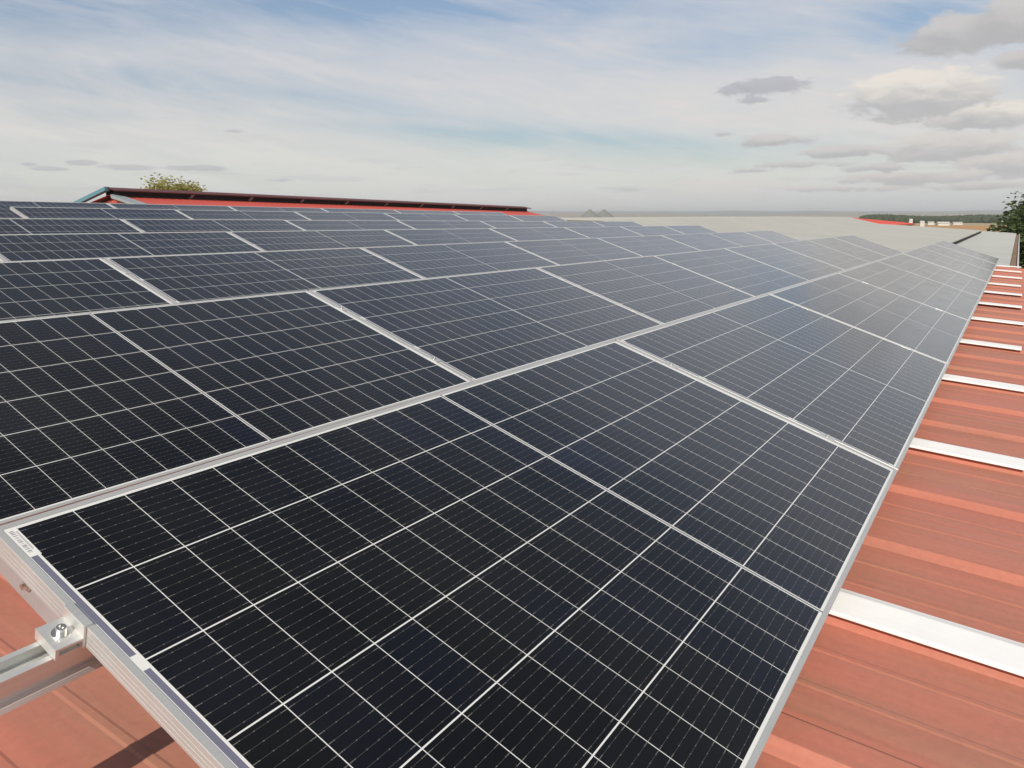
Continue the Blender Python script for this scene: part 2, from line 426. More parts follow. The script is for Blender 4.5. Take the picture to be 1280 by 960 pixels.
# ------------------------------------------------------------------ our building
bld = empty('farm_building', 'long farm building whose red sheet roof carries the solar array', 'building', (7.5, 5.5, -6))
def W2L(p): return Vector(p) - Vector((7.5, 5.5, -6))
RX0, RX1 = -2.6, 16.86
Y_E, Y_R, Y_B = -.80, 11.5, 24.0
def roof_profile(x0, x1):
    """corrugation heights along x; a rib every third of the strip spacing"""
    pts = []
    SP = 1.5675/3; x_ref = 1.35
    i0 = math.floor((x0-x_ref)/SP)-1; x = x0
    for i in range(i0, int((x1-x_ref)/SP)+2):
        c = x_ref + i*SP
        for dx, dz in ((-.066, -.018), (-.036, 0), (.036, 0), (.066, -.018)):
            pts.append((c+dx, dz))
        for q in (.36, .64):
            cx = c + SP*q
            for dx, dz in ((-.012, -.018), (-.006, -.0162), (.006, -.0162), (.012, -.018)):
                pts.append((cx+dx, dz))
    pts = [(max(x0, min(x1, a)), z) for a, z in pts]
    out = []
    for p in pts:
        if not out or p[0] > out[-1][0]+1e-5: out.append(p)
    return out
bm = bmesh.new()
prof = roof_profile(RX0, RX1)
def own_z(x, y):
    yy = y if y <= Y_R else 2*Y_R-y
    return roof_z(x, yy)
ys = [Y_E, 0, 1.5, 3, 5, 8, Y_R, 16, Y_B]
grid = []
for x, dz in prof:
    grid.append([bm.verts.new(W2L((x, y, own_z(x, y)+dz-.002))) for y in ys])
for i in range(len(grid)-1):
    for j in range(len(ys)-1):
        bm.faces.new((grid[i][j], grid[i+1][j], grid[i+1][j+1], grid[i][j+1]))
obj('roof', bm, M['red'], bld)
bm = bmesh.new()
ym, yb_ = Y_E+.25, Y_B-.3
for x0, x1, y0, y1 in ((RX0+.2, RX0+.4, ym, yb_), (RX1-.3, RX1-.1, ym, yb_)):
    pr = [(y0, -6), (y1, -6), (y1, own_z(x0, y1)-.15), (Y_R, own_z(x0, Y_R)-.15), (y0, own_z(x0, y0)-.15)]
    extrude_profile(bm, pr, x0, x1, f=lambda x, y, z: W2L((x, y, z)))
for y in (ym, yb_):
    box(bm, *[a-q for a, q in zip((RX0+.41, RX1-.31), (7.5, 7.5))], y-5.5-.1, y-5.5+.1, 0, own_z(8, y)+6-.2)
obj('wall', bm, M['wall_red'], bld)
bm = bmesh.new()
pr = [(Y_E-.14, -.30), (Y_E-.01, -.30), (Y_E-.01, -.20), (Y_E-.016, -.20), (Y_E-.016, -.292), (Y_E-.134, -.292), (Y_E-.134, -.19), (Y_E-.14, -.19)]
extrude_profile(bm, pr, RX0, RX1, f=lambda x, y, z: W2L((x, y, z + sag(x, 0))))
obj('gutter', bm, M['red_shadow'], bld)

# bright mounting strips on the red roof, parallel to its ribs
strip_x = [1.35, 2.918, 4.485, 6.04, 7.61, 9.11, 10.62, 12.06, 13.66, 15.25, 16.72]
sprof = [(-.065, .0025), (-.066, .004), (-.066, .0105), (-.064, .0125), (.030, .0195), (.036, .0185), (.050, .0150), (.064, .0125), (.066, .010), (.066, .0025)]
ORD = ['first', 'second', 'third', 'fourth', 'fifth', 'sixth', 'seventh', 'eighth', 'ninth', 'tenth', 'eleventh']
base = None
def strip_mesh(length):
    bm = bmesh.new(); n = 10; prev = None
    for k in range(n+1):
        y = length*k/n
        cur = [bm.verts.new((x, y, z)) for x, z in sprof]
        if prev:
            for i in range(len(cur)):
                j = (i+1) % len(cur)
                bm.faces.new((prev[i], prev[j], cur[j], cur[i]))
        else: first = cur
        prev = cur
    bm.faces.new(first); bm.faces.new(prev[::-1])
    bmesh.ops.recalc_face_normals(bm, faces=bm.faces)
    return bm
for i, x in enumerate(strip_x):
    y0 = -.362 + (-.012, .006, -.004, .012, -.008, .004, .0, .01, -.006, .0, .004)[i]
    if base is None:
        o = base = obj('mounting_strip', strip_mesh(11.9), M['strip'])
    else:
        o = base.copy(); COL.objects.link(o)
    dzdy = (own_z(x, 8)-own_z(x, 0))/8
    o.rotation_euler = (math.atan(dzdy), 0, 0)
    if i == 0:
        dzdy = dzdy
    o.location = (x, y0, own_z(x, y0)+.0005)
    lab = ('nearest and widest looking bright aluminium strip lying on the red roof' if i == 0 else
           'farthest bright aluminium strip on the red roof, beside the pale roof' if i == 10 else
           'bright aluminium strip on the red roof, %s counted from the near end' % ORD[i])
    tag(o, lab, 'mounting strip', 'aluminium strips across the red roof')

# ------------------------------------------------------------------ panels
def frame_mesh():
    prof = [(0, -.0009), (.0006, 0), (.0104, 0), (.011, -.0006), (.011, -.003), (.009, -.003), (.009, -.007), (.0016, -.007), (.0016, -.033), (.026, -.033), (.026, -.035),
            (.0006, -.035), (0, -.0345), (0, -.0290), (.0003, -.0287), (.0003, -.0270), (0, -.0265), (0, -.0205), (.0003, -.0203), (.0003, -.0185), (0, -.018),
            (0, -.012), (.0003, -.0118), (.0003, -.010), (0, -.0095)]
    bm = bmesh.new()
    cs = [((0, 0), (1, 1)), ((L_, 0), (-1, 1)), ((L_, W_), (-1, -1)), ((0, W_), (1, -1))]
    loops = [[bm.verts.new((cx+sx*d, cy+sy*d, z)) for d, z in prof] for (cx, cy), (sx, sy) in cs]
    for q in range(4):
        A, B = loops[q], loops[(q+1) % 4]
        for i in range(len(prof)):
            j = (i+1) % len(prof)
            bm.faces.new((A[i], B[i], B[j], A[j]))
    bmesh.ops.recalc_face_normals(bm, faces=bm.faces)
    return bm
def glass_mesh():
    bm = bmesh.new()
    g = [bm.verts.new(p) for p in ((.0095, .0095, -.0014), (L_-.0095, .0095, -.0014), (L_-.0095, W_-.0095, -.0014), (.0095, W_-.0095, -.0014))]
    h = [bm.verts.new((w.co.x, w.co.y, -.0066)) for w in g]
    bm.faces.new(g); bm.faces.new(h[::-1])
    for i in range(4):
        j = (i+1) % 4; bm.faces.new((g[j], g[i], h[i], h[j]))
    return bm
def junction_mesh():
    bm = bmesh.new()
    for x in (.35, L_/2-.03, L_-.41): box(bm, x, x+.06, .56, .66, -.024, -.0068, .003)
    return bm
proto = empty('solar_panel', 'x', 'solar panel')
p_frame = obj('frame', frame_mesh(), M['alu'], proto)
p_glass = obj('cell_glass', glass_mesh(), M['cells'], proto)
FROM_END = ['farthest', 'second farthest', 'third farthest', 'fourth farthest', 'fifth farthest', 'sixth farthest', 'seventh farthest', 'eighth farthest']
ROWN = {1: 'the row nearest the bright roof strips', 2: 'the second row up the roof', 3: 'the third row up the roof', 4: 'the fourth row up the roof',
        5: 'the fifth row up the roof', 6: 'the short sixth row up the roof', 7: 'the topmost row by the red barn'}
first = True
panel_at = {}
rnd = random.Random(3)
for k in range(1, 8):
    for n in range(COUNT[k]):
        x = SEND[k] - (n+1)*PU + .006 - (.012 if (k == 1 and n == 7) else 0)
        if first: o, fr, gl = proto, p_frame, p_glass; first = False
        else:
            o = proto.copy(); COL.objects.link(o)
            fr = p_frame.copy(); COL.objects.link(fr); fr.parent = o
            gl = p_glass.copy(); COL.objects.link(gl); gl.parent = o
        mt = row_mtx(k, x)
        jit = Matrix.Rotation(R(rnd.uniform(-.10, .10)), 4, 'X') @ Matrix.Rotation(R(rnd.uniform(-.05, .05)), 4, 'Y')
        o.matrix_world = mt @ jit
        if k == 1 and n == 7: lab = 'big foreground solar panel filling the bottom of the photo, white serial label at its corner'
        elif n == 0: lab = 'dark solar panel at the far right end of %s' % ROWN[k]
        elif n == COUNT[k]-1 and k == 6: lab = 'dark solar panel with a free left end, starting %s' % ROWN[k]
        else: lab = 'dark solar panel, %s in %s' % (FROM_END[n], ROWN[k])
        tag(o, lab, 'solar panel', 'solar panels in rows on the red roof')
        panel_at[(k, n)] = o
near = panel_at[(1, 7)]
# serial label at the free corner of the foreground panel
lb = bmesh.new(); box(lb, FL+.0012, FL+.0175, W_-.090, W_-.0135, -.00135, -.0010)
lab_o = obj('serial_label', lb, M['label'], near); 
lb = bmesh.new(); yy = W_-.020
rr = random.Random(5)
while yy > W_-.080:
    w = rr.choice((.0008, .0012, .002)); box(lb, FL+.0045, FL+.0105, yy-w, yy, -.0010, -.00085); yy -= w + rr.choice((.0010, .0018, .003))
yy = W_-.024
while yy > W_-.074:
    box(lb, FL+.0122, FL+.0148, yy-.0014, yy, -.0010, -.00085); yy -= .0028
obj('barcode', lb, M['ink'], lab_o)

# ------------------------------------------------------------------ rails under the rows
RAILP = [(-.020, 0), (-.020, -.026), (-.013, -.029), (-.013, -.044), (-.021, -.046), (-.024, -.053), (.024, -.053), (.021, -.046), (.013, -.044), (.013, -.029), (.020, -.026), (.020, 0), (.012, 0), (.012, -.003), (.016, -.004), (.016, -.021), (-.016, -.021), (-.016, -.004), (-.012, -.003), (-.012, 0)]
def rail(k, t, x0, x1, label):
    mt = row_mtx(k, x0)
    yv = t*W_; base_p = mt @ Vector((0, yv, -.0355))
    ex, ey, ez = row_frame(k)
    # rails stand upright on brackets: local frame keeps the module tilt
    bm = bmesh.new(); extrude_profile(bm, RAILP, 0, x1-x0)
    bmesh.ops.recalc_face_normals(bm, faces=bm.faces)
    o = obj('mounting_rail', bm, M['rail'])
    mm = Matrix((ex, ey, ez)).transposed().to_4x4(); mm.translation = base_p
    o.matrix_world = mm
    tag(o, label, 'mounting rail', 'long rails carrying the panels')
    return o
T_UP, T_LO = .775, .22
rail(1, T_UP, -.42, SEND[1]+.05, 'grey slotted rail sticking out left of the foreground panel, clamp bolted on it')
rail(1, T_LO, -.12, SEND[1]+.05, 'lower slotted rail hidden under the row nearest the bright roof strips')
rail(6, T_LO, SEND[6]-6*PU-.25, SEND[6]+.05, 'pale rail end poking out at the short sixth row')
rail(7, T_LO, 1.0, SEND[7]+.05, 'lower rail under the topmost row of panels')

# triangular stands carrying the rails on the strips (front row)
def stand(x, label, k=1):
    bm = bmesh.new()
    def pt(y, z): return (x, y, z)
    mt = row_mtx(k, x)
    top0 = mt @ Vector((0, .05, -.0895)); top1 = mt @ Vector((0, W_-.03, -.0895))
    zb = lambda y: own_z(x, y) + (.030 if True else 0)
    def bar(a, c, w=.018, h=.018):
        a = Vector(a); c = Vector(c); d = (c-a).normalized(); s = Vector((1, 0, 0)); n = d.cross(s).normalized()
        vs = []
        for p in (a, c):
            vs.append([bm.verts.new(p + s*sx*w + n*sz*h) for sx, sz in ((-1, -1), (1, -1), (1, 1), (-1, 1))])
        for i in range(4):
            j = (i+1) % 4; bm.faces.new((vs[0][i], vs[0][j], vs[1][j], vs[1][i]))
        bm.faces.new(vs[0][::-1]); bm.faces.new(vs[1])
    bar(top0 - Vector((0, 0, .02)), top1 - Vector((0, 0, .02)))
    bar((x, top1.y-.02, zb(top1.y)), (x, top1.y-.02, top1.z-.04))
    o = obj('triangle_stand', bm, M['plate'])
    tag(o, label, 'panel stand', 'stands under the front row'); return o
for i, x in enumerate(strip_x[:3]):
    stand(x, 'aluminium stand on the %s bright strip, under the front row of panels' % ORD[i])

# end plate with bolt below the free upper corner of the foreground panel
ep = empty('corner_bracket', 'grey upright bracket plate with bolt under the top left corner of the foreground panel', 'bracket', row_mtx(1, 0) @ Vector((.012, W_-.13, -.07)))
ep.rotation_euler = (TH, 0, 0)
bm = bmesh.new(); box(bm, 0, .004, -.055, .30, -.030, .034, .0008); obj('plate', bm, M['plate'], ep)
bm = bmesh.new(); cyl(bm, (0, 0, 0), .009, .009, -.004, 20, axis='X'); cyl(bm, (-.004, 0, 0), .0062, .0055, -.006, 6, axis='X')
for w in bm.verts: w.co += Vector((0, .055, .006))
bmesh.ops.recalc_face_normals(bm, faces=bm.faces)
obj('bolt', bm, M['steel'], ep)

# ------------------------------------------------------------------ clamps
def bolt_bm(r=.0065, h=.008, at=(0, 0, 0)):
    bm = bmesh.new()
    cyl(bm, at, r*1.75, r*1.75, .0016, 28)
    a = Vector(at) + Vector((0, 0, .0016))
    # socket head with a sunken hexagon
    N = 24; rings = []
    for rr_, z, n in ((r, 0, N), (r, h*.88, N), (r*.9, h, N), (r*.55, h, 6), (r*.55, h*.45, 6)):
        rings.append((rr_, z))
    prev = None
    for rr_, z in rings:
        cur = [bm.verts.new(a + Vector((rr_*math.cos(2*math.pi*i/N), rr_*math.sin(2*math.pi*i/N), z))) for i in range(N)]
        if prev:
            for i in range(N):
                j = (i+1) % N; bm.faces.new((prev[i], prev[j], cur[j], cur[i]))
        prev = cur
    bm.faces.new(prev)
    return bm
def end_clamp(k, x, t, label, side=-1):
    e = empty('end_clamp', label, 'clamp', group='end clamps on the rails')
    ex, ey, ez = row_frame(k)
    mm = Matrix((ex, ey, ez)).transposed().to_4x4(); mm.translation = row_mtx(k, x) @ Vector((0, t*W_, 0))
    e.matrix_world = mm
    s = side; hw = .026
    bm = bmesh.new()
    zt, zb = .0005, -.035
    # profile in (x,z) : lip over frame, upright against the frame, foot with hollow underneath
    pr = [(-.009*s*-1*-1, .0035)]
    lip = .008
    P = [(lip, .0007), (lip, .0035), (-.0035, .0035), (-.0040, .003), (-.0040, -.0165), (-.040, -.0165), (-.040, -.034), (-.0355, -.034), (-.0355, -.0205), (-.0045, -.0205), (-.0045, -.034), (-.0008, -.034), (-.0008, .0007)]
    vs = [[bm.verts.new((px if s < 0 else -px, sy*hw, pz)) for px, pz in P] for sy in (-1, 1)]
    n = len(P)
    for i in range(n):
        j = (i+1) % n; bm.faces.new((vs[0][i], vs[0][j], vs[1][j], vs[1][i]))
    bm.faces.new(vs[0][::-1]); bm.faces.new(vs[1])
    bmesh.ops.recalc_face_normals(bm, faces=bm.faces)
    bmesh.ops.triangulate(bm, faces=[f for f in bm.faces if len(f.verts) > 4])
    obj('clamp_body', bm, M['rail'], e)
    obj('bolt', bolt_bm(.0068, .009, (-.020 if s < 0 else .020, 0, -.0164)), M['steel'], e)
    return e
x0 = SEND[1]-8*PU+.006-.012
end_clamp(1, x0, T_UP, 'silver end clamp with hex bolt gripping the left side of the foreground panel')
end_clamp(6, SEND[6]-6*PU+.010, T_LO, 'small end clamp at the free left end of the short sixth row')
mc0 = None
GAPN = {1: 'foreground panel and the one behind it', 2: 'second and third front row panels', 3: 'third and fourth front row panels'}
def mid_clamp(k, x, t, label):
    global mc0
    ex, ey, ez = row_frame(k)
    if mc0 is None:
        e = empty('mid_clamp', label, 'clamp', group='mid clamps between panels')
        bm = bmesh.new()
        box(bm, -.017, .017, -.025, .025, .0006, .0030, .0006)
        box(bm, -.008, .008, -.025, .025, -.030, .0004)
        a = obj('clamp_body', bm, M['rail'], e); c = obj('bolt', bolt_bm(.0055, .006, (0, 0, .0030)), M['steel'], e)
        mc0 = (e, a, c)
    else:
        e = mc0[0].copy(); COL.objects.link(e)
        for s in mc0[1:]:
            q = s.copy(); COL.objects.link(q); q.parent = e
    tag(e, label, 'clamp', 'mid clamps between panels')
    mm = Matrix((ex, ey, ez)).transposed().to_4x4(); mm.translation = row_mtx(k, x) @ Vector((0, t*W_, 0))
    e.matrix_world = mm
RW = {1: 'front', 2: 'second', 3: 'third'}
for k, ns in ((1, (7, 6, 5)), (2, (7, 6, 5)), (3, (7, 6))):
    for n in ns:
        for t_, nm in ((T_UP, 'upper'), (T_LO, 'lower')):
            mid_clamp(k, SEND[k]-n*PU, t_, '%s mid clamp between the %s and %s farthest panels of the %s row' % (nm, ORD[n-1], ORD[n], RW[k]))

# ------------------------------------------------------------------ pale roofed buildings beyond
def sheet(bm, x0, x1, yz, rib=1.0, h=.02, org=(0, 0, 0), thick=.08):
    """ribbed sheet roof following a (y,z) profile"""
    xs = []; x = x0
    while x < x1-1e-6:
        for dx, dz in ((0, 0), (rib*.80, 0), (rib*.84, h), (rib*.94, h), (rib*.98, 0)):
            if x+dx < x1: xs.append((x+dx, dz))
        x += rib
    xs.append((x1, 0))
    O = Vector(org)
    g = [[bm.verts.new(Vector((x, y, z+dz))-O) for y, z in yz] for x, dz in xs]
    for i in range(len(g)-1):
        for j in range(len(yz)-1):
            bm.faces.new((g[i][j], g[i+1][j], g[i+1][j+1], g[i][j+1]))
    gb = [[bm.verts.new(Vector((x, y, z-thick))-O) for y, z in yz] for x in (x0, x1)]
    for a, c in ((g[0], gb[0]), (g[-1], gb[1])):
        for j in range(len(yz)-1): bm.faces.new((a[j], a[j+1], c[j+1], c[j]))
    for j in (0, len(yz)-1):
        vs = [r[j] for r in g]
        bm.faces.new(vs + [gb[1][j], gb[0][j]])
    bmesh.ops.recalc_face_normals(bm, faces=bm.faces)
def body(bm, x0, x1, yz, org, zb=-6., drop=.12, inset=.15):
    pr = [(yz[0][0]+inset, zb)] + [(min(max(y, yz[0][0]+inset), yz[-1][0]-inset), z-drop) for y, z in yz] + [(yz[-1][0]-inset, zb)]
    O = Vector(org)
    extrude_profile(bm, pr, x0+inset, x1-inset, f=lambda x, y, z: Vector((x, y, z))-O)
    bmesh.ops.recalc_face_normals(bm, faces=bm.faces)
# high pale roof
org = (34, 8, -6)
o = empty('pale_building', 'long building with large pale grey sheet roof behind the far end of the panels', 'building', org)
yz = [(1.46, -.02), (6.75, .31), (8.5, .70), (12.6, .725), (14, .62), (22, .1)]
def fixz(yz, x): return yz
bm = bmesh.new(); sheet(bm, 16.98, 50., yz, 1.05, .008, org, .03); obj('roof', bm, M['pale'], o)
bm = bmesh.new(); box(bm, 17.0-34, 49.9-34, 1.485-8, 1.52-8, 5.79, 5.945); obj('step_gap_shade', bm, M['dark'], o)  # near-black strip added as the shaded gap at the step between roofs
bm = bmesh.new(); body(bm, 17.0, 49.9, yz, org, drop=.034, inset=.04); obj('wall', bm, M['pale_wall'], o)
# lower pale roof on the right
org = (34, .6, -6)
o = empty('pale_annex', 'narrow annex with flat pale roof and rusty gutter at the right, beyond the strips', 'building', org)
yz = [(-.165, -.27), (1.60, -.165)]
bm = bmesh.new(); sheet(bm, 16.95, 57.0, yz, 1.05, .012, org, .06); obj('roof', bm, M['pale2'], o)
bm = bmesh.new(); box(bm, 17.1-34, 56.8-34, -.05-.6, 1.45-.6, 0, 5.60); obj('wall', bm, M['pale_wall'], o)
bm = bmesh.new()
pr = [(-.300, -.36), (-.172, -.36), (-.172, -.29), (-.180, -.29), (-.180, -.345), (-.292, -.345), (-.292, -.32), (-.300, -.32)]
extrude_profile(bm, pr, 16.95, 57.0, f=lambda x, y, z: Vector((x, y, z))-Vector(org)); bmesh.ops.recalc_face_normals(bm, faces=bm.faces)
gt = obj('gutter', bm, M['rust'], o)
bm = bmesh.new(); box(bm, 16.95-34, 57.0-34, -.335-.6, -.302-.6, 5.56, 5.715); obj('gutter_edge', bm, M['white'], gt)

# red roofed shed far right behind the pale roof
org = (78, 15, -6)
o = empty('red_shed', 'distant red roofed shed peeking over the pale roof near the horizon', 'building', org)
yz = [(8.6, -.02), (14.3, .50), (20, .0)]
bm = bmesh.new(); sheet(bm, 62, 88, yz, 1.2, .03, org, .12); obj('roof', bm, M['red_far'], o)
bm = bmesh.new(); body(bm, 62, 88, yz, org, drop=.2); obj('wall', bm, M['pale_wall'], o)

# red barn with raised ridge vent, upper left
BX0, BX1, BY = 25.0, 70.9, 45.0
org = (47.5, BY, -6)
o = empty('red_barn', 'long red roofed barn with dark raised ridge vent behind the top row', 'building', org)
def bz(x): return -.0152*(x-BX0)     # the ridge falls slightly away from the camera
O = Vector(org)
bm = bmesh.new()
N = 90
for sgn_ in (-1, 1):
    prev = None
    for i in range(N*2+1):
        x = BX0 + (BX1-BX0)*i/(N*2); dz = .03*(i % 2)
        rp = [(BY + sgn_*.05, 1.97), (BY + sgn_*11.0, 1.97-11.0*.196)]
        cur = [bm.verts.new(Vector((x, y, z+bz(x)+dz))-O) for y, z in rp]
        if prev: bm.faces.new((prev[0], cur[0], cur[1], prev[1]))
        prev = cur
rf = obj('roof', bm, M['red_far'], o)
bm = bmesh.new()
# gable wall with corrugation
prev = None
for sgn_, xx in ((1, BX0+.35), (1, BX1-.35)):
    ring = [Vector((xx, BY-10.8, -6)), Vector((xx, BY+10.8, -6)), Vector((xx, BY+10.8, -.35+bz(xx))), Vector((xx, BY, 1.80+bz(xx))), Vector((xx, BY-10.8, -.35+bz(xx)))]
    bm.faces.new([bm.verts.new(p-O) for p in ring])
for yy in (BY-10.8, BY+10.8):
    a = [Vector((BX0+.35, yy, -6)), Vector((BX1-.35, yy, -6)), Vector((BX1-.35, yy, -.35+bz(BX1))), Vector((BX0+.35, yy, -.35))]
    bm.faces.new([bm.verts.new(p-O) for p in a])
obj('wall', bm, M['red_far'], o)
def slab(bm, pts, d, O):
    """solid between a quad and the same quad moved by d"""
    a = [bm.verts.new(Vector(p)-O) for p in pts]; c = [bm.verts.new(Vector(p)+Vector(d)-O) for p in pts]
    n = len(pts)
    bm.faces.new(a); bm.faces.new(c[::-1])
    for i in range(n):
        j = (i+1) % n; bm.faces.new((a[j], a[i], c[i], c[j]))
    bmesh.ops.recalc_face_normals(bm, faces=bm.faces)
# ridge vent: a small raised roof overhanging both sides, the shade beneath built as near-black slabs
bm = bmesh.new()
for s in (-1, 1):
    slab(bm, [(BX0-.1, BY, 2.42), (BX1+.0, BY, 2.42+bz(BX1)), (BX1+.0, BY+s*.9, 2.24+bz(BX1)), (BX0-.1, BY+s*.9, 2.24)], (0, 0, -.05), O)
    slab(bm, [(BX0-.1, BY+s*.9, 2.25), (BX1, BY+s*.9, 2.25+bz(BX1)), (BX1, BY+s*.93, 2.25+bz(BX1)), (BX0-.1, BY+s*.93, 2.25)], (0, 0, -.07), O)
vent = obj('ridge_vent', bm, M['red_shadow'], o)
bm = bmesh.new()
for s in (-1, 1):
    slab(bm, [(BX0+.1, BY+s*.45, 2.27), (BX1-.1, BY+s*.45, 2.27+bz(BX1)), (BX1-.1, BY+s*.45, 1.86+bz(BX1)), (BX0+.1, BY+s*.45, 1.86)], (0, -s*.03, 0), O)
obj('vent_opening_shade', bm, M['dark'], vent)
for i in range(9):
    x = 29.9 + i*4.55
    if x > BX1: break
    bm = bmesh.new()
    slab(bm, [(x, BY-.86, 2.14+bz(x)), (x+.22, BY-.86, 2.14+bz(x)), (x+.22, BY-.52, 1.92+bz(x)), (x, BY-.52, 1.92+bz(x))], (0, -.05, 0), O)
    obj('vent_strut', bm, M['grey_trim'], vent)
bm = bmesh.new()
for s, y0, z0, y1, z1 in ((1, BY-.1, 2.44, BY+11.2, -.12),):
    slab(bm, [(BX0-.25, y0, z0), (BX0-.25, y1, z1), (BX0-.25, y1, z1-.22), (BX0-.25, y0, z0-.22)], (.30, 0, 0), O)
obj('teal_verge', bm, M['teal'], o)
bm = bmesh.new()
slab(bm, [(BX0-.05, BY-.3, 1.97), (BX0-.05, BY-11.2, -.17), (BX0-.05, BY-11.2, -.35), (BX0-.05, BY-.3, 1.79)], (.3, 0, 0), O)
slab(bm, [(BX0-.05, BY-.3, 1.99), (BX0+.45, BY-.3, 1.99), (BX0+.45, BY-11.2, -.14), (BX0-.05, BY-11.2, -.14)], (0, 0, .02), O)
obj('grey_verge', bm, M['grey_trim'], o)

# ------------------------------------------------------------------ grain silos
def silo(px, py, dist, rad, roofh, label):
    a, e = px_dir(px, py)
    x, y = CAM.x + math.cos(a)*dist, CAM.y + math.sin(a)*dist
    zt = CAM.z + math.tan(e)*dist
    s = empty('grain_silo', label, 'silo', (x, y, -6), 'grain silos beyond the roofs')
    H = zt + 6
    bm = bmesh.new(); N = 36; prev = None
    for q in range(0, 41):
        z = (H-roofh)*q/40; rr_ = rad*(1+.006*(q % 2))
        cur = [bm.verts.new((rr_*math.cos(2*math.pi*i/N), rr_*math.sin(2*math.pi*i/N), z)) for i in range(N)]
        if prev:
            for i in range(N):
                j = (i+1) % N; bm.faces.new((prev[i], prev[j], cur[j], cur[i]))
        prev = cur
    obj('wall', bm, M['silo'], s)
    bm = bmesh.new(); prev = None
    for q, (rf_, hf) in enumerate(((1.04, -.02), (.12, .93), (.12, 1.0), (.02, 1.02))):
        cur = [bm.verts.new((rad*rf_*math.cos(2*math.pi*i/N)*(1+.012*(i % 2)), rad*rf_*math.sin(2*math.pi*i/N)*(1+.012*(i % 2)), H-roofh+roofh*hf)) for i in range(N)]
        if prev:
            for i in range(N):
                j = (i+1) % N; bm.faces.new((prev[i], prev[j], cur[j], cur[i]))
        prev = cur
    bm.faces.new(prev)
    obj('cone_roof', bm, M['silo'], s)
silo(737.5, 262, 170, 2.85, 2.0, 'left of two grey silos with conical roofs, its cone dented beside its twin')
silo(755, 262.0, 176, 3.3, 2.25, 'right of the two grey silos with conical roofs on the skyline')
a0, _ = px_dir(729, 270)

# ------------------------------------------------------------------ trees
def leaf_mat(name, c1, c2, c3):
    m, t, b = mat(name)
    g = t.tc('Object')
    n = t.noise(g, .9, 4, .6); n2 = t.noise(g, 7., 3, .6)
    c = t.mix(t.ss(n, .35, .65), t.rgb(c1), t.rgb(c2))
    c = t.mix(t.m('MULTIPLY', t.ss(n2, .5, .75), .7), c, t.rgb(c3))
    t.link(c, b.inputs['Base Color']); b.inputs['Roughness'].default_value = .6
    # a little light passes through the leaves
    tr = t.n.new('ShaderNodeBsdfTranslucent'); t.link(c, tr.inputs[0])
    ms = t.n.new('ShaderNodeMixShader'); ms.inputs[0].default_value = .25
    t.link(b.outputs[0], ms.inputs[1]); t.link(tr.outputs[0], ms.inputs[2])
    t.link(ms.outputs[0], t.n['Material Output'].inputs[0])
    return m
M['leaf_dark'] = leaf_mat('leaf_dark', (.045, .075, .022), (.075, .11, .03), (.13, .13, .045))
M['leaf_gold'] = leaf_mat('leaf_gold', (.26, .25, .06), (.36, .32, .07), (.42, .33, .09))
M['bark'] = simple('bark', (.10, .075, .05), .9, 0, .3, 12)
def tree(loc, height, crown_c, crown_r, nclump, leaves, leaf, lm, label, seed, squash=.85, sparse=1.0):
    rr_ = random.Random(seed)
    e = empty('tree', label, 'tree', loc)
    cc_ = Vector((0, 0, crown_c))
    clumps = []
    for i in range(nclump):
        while True:
            d = Vector((rr_.uniform(-1, 1), rr_.uniform(-1, 1), rr_.uniform(-1, 1)))
            if .25 < d.length < 1: break
        d = Vector((d.x*crown_r, d.y*crown_r, d.z*crown_r*squash))
        d *= rr_.uniform(.70, 1.0)
        clumps.append((cc_ + d, crown_r*rr_.uniform(.16, .32)))
    # trunk and limbs
    bm = bmesh.new()
    def limb(a, c, r0, r1, seg=8):
        d = (c-a); q = d.to_track_quat('Z', 'Y'); prev = None; K = 4
        bend = Vector((rr_.uniform(-1, 1), rr_.uniform(-1, 1), 0))*d.length*.06
        for k in range(K+1):
            f = k/K; p = a + d*f + bend*math.sin(math.pi*f); r = r0 + (r1-r0)*f
            cur = [bm.verts.new(p + q @ Vector((r*math.cos(2*math.pi*i/seg), r*math.sin(2*math.pi*i/seg), 0))) for i in range(seg)]
            if prev:
                for i in range(seg):
                    j = (i+1) % seg; bm.faces.new((prev[i], prev[j], cur[j], cur[i]))
            prev = cur
        bm.faces.new(prev)
    fork = Vector((0, 0, max(.6, crown_c-crown_r*.55)))
    limb(Vector((0, 0, -.1)), fork, crown_r*.085, crown_r*.06, 10)
    for c_, r_ in clumps[::max(1, nclump//26)]:
        limb(fork + Vector((0, 0, rr_.uniform(-.2, .4))), c_, crown_r*.032, crown_r*.006, 6)
    obj('trunk', bm, M['bark'], e)
    V = []; FC = []
    for c_, r_ in clumps:
        for k in range(leaves):
            d = Vector((rr_.gauss(0, 1), rr_.gauss(0, 1), rr_.gauss(0, 1))).normalized()*r_*(rr_.random()**.45)*rr_.choice((1, 1, 1.1))
            p = c_ + d; s = leaf*rr_.uniform(.6, 1.3)
            q = Vector((rr_.gauss(0, 1), rr_.gauss(0, 1), rr_.gauss(0, 1)+.6)).to_track_quat('Z', 'Y')
            i0 = len(V)
            for v in ((-s, 0, 0), (0, -s*.5, s*.12), (s, 0, 0), (0, s*.5, s*.12)): V.append(p + q @ Vector(v))
            FC.append((i0, i0+1, i0+2, i0+3))
    me = bpy.data.meshes.new('crown'); me.from_pydata(V, [], FC); me.materials.append(lm)
    cr = bpy.data.objects.new('crown', me); COL.objects.link(cr); cr.parent = e
    return e
tree((58, -3.4, -6), 9, 5.4, 4.5, 320, 170, .17, M['leaf_dark'], 'large dark green tree at the right edge above the pale annex', 11, .62)
tree((34, -3.2, -6), 6, 2.9, 2.6, 100, 170, .13, M['leaf_dark'], 'lower dark green tree beside the rusty gutter at the right edge', 12, .9)
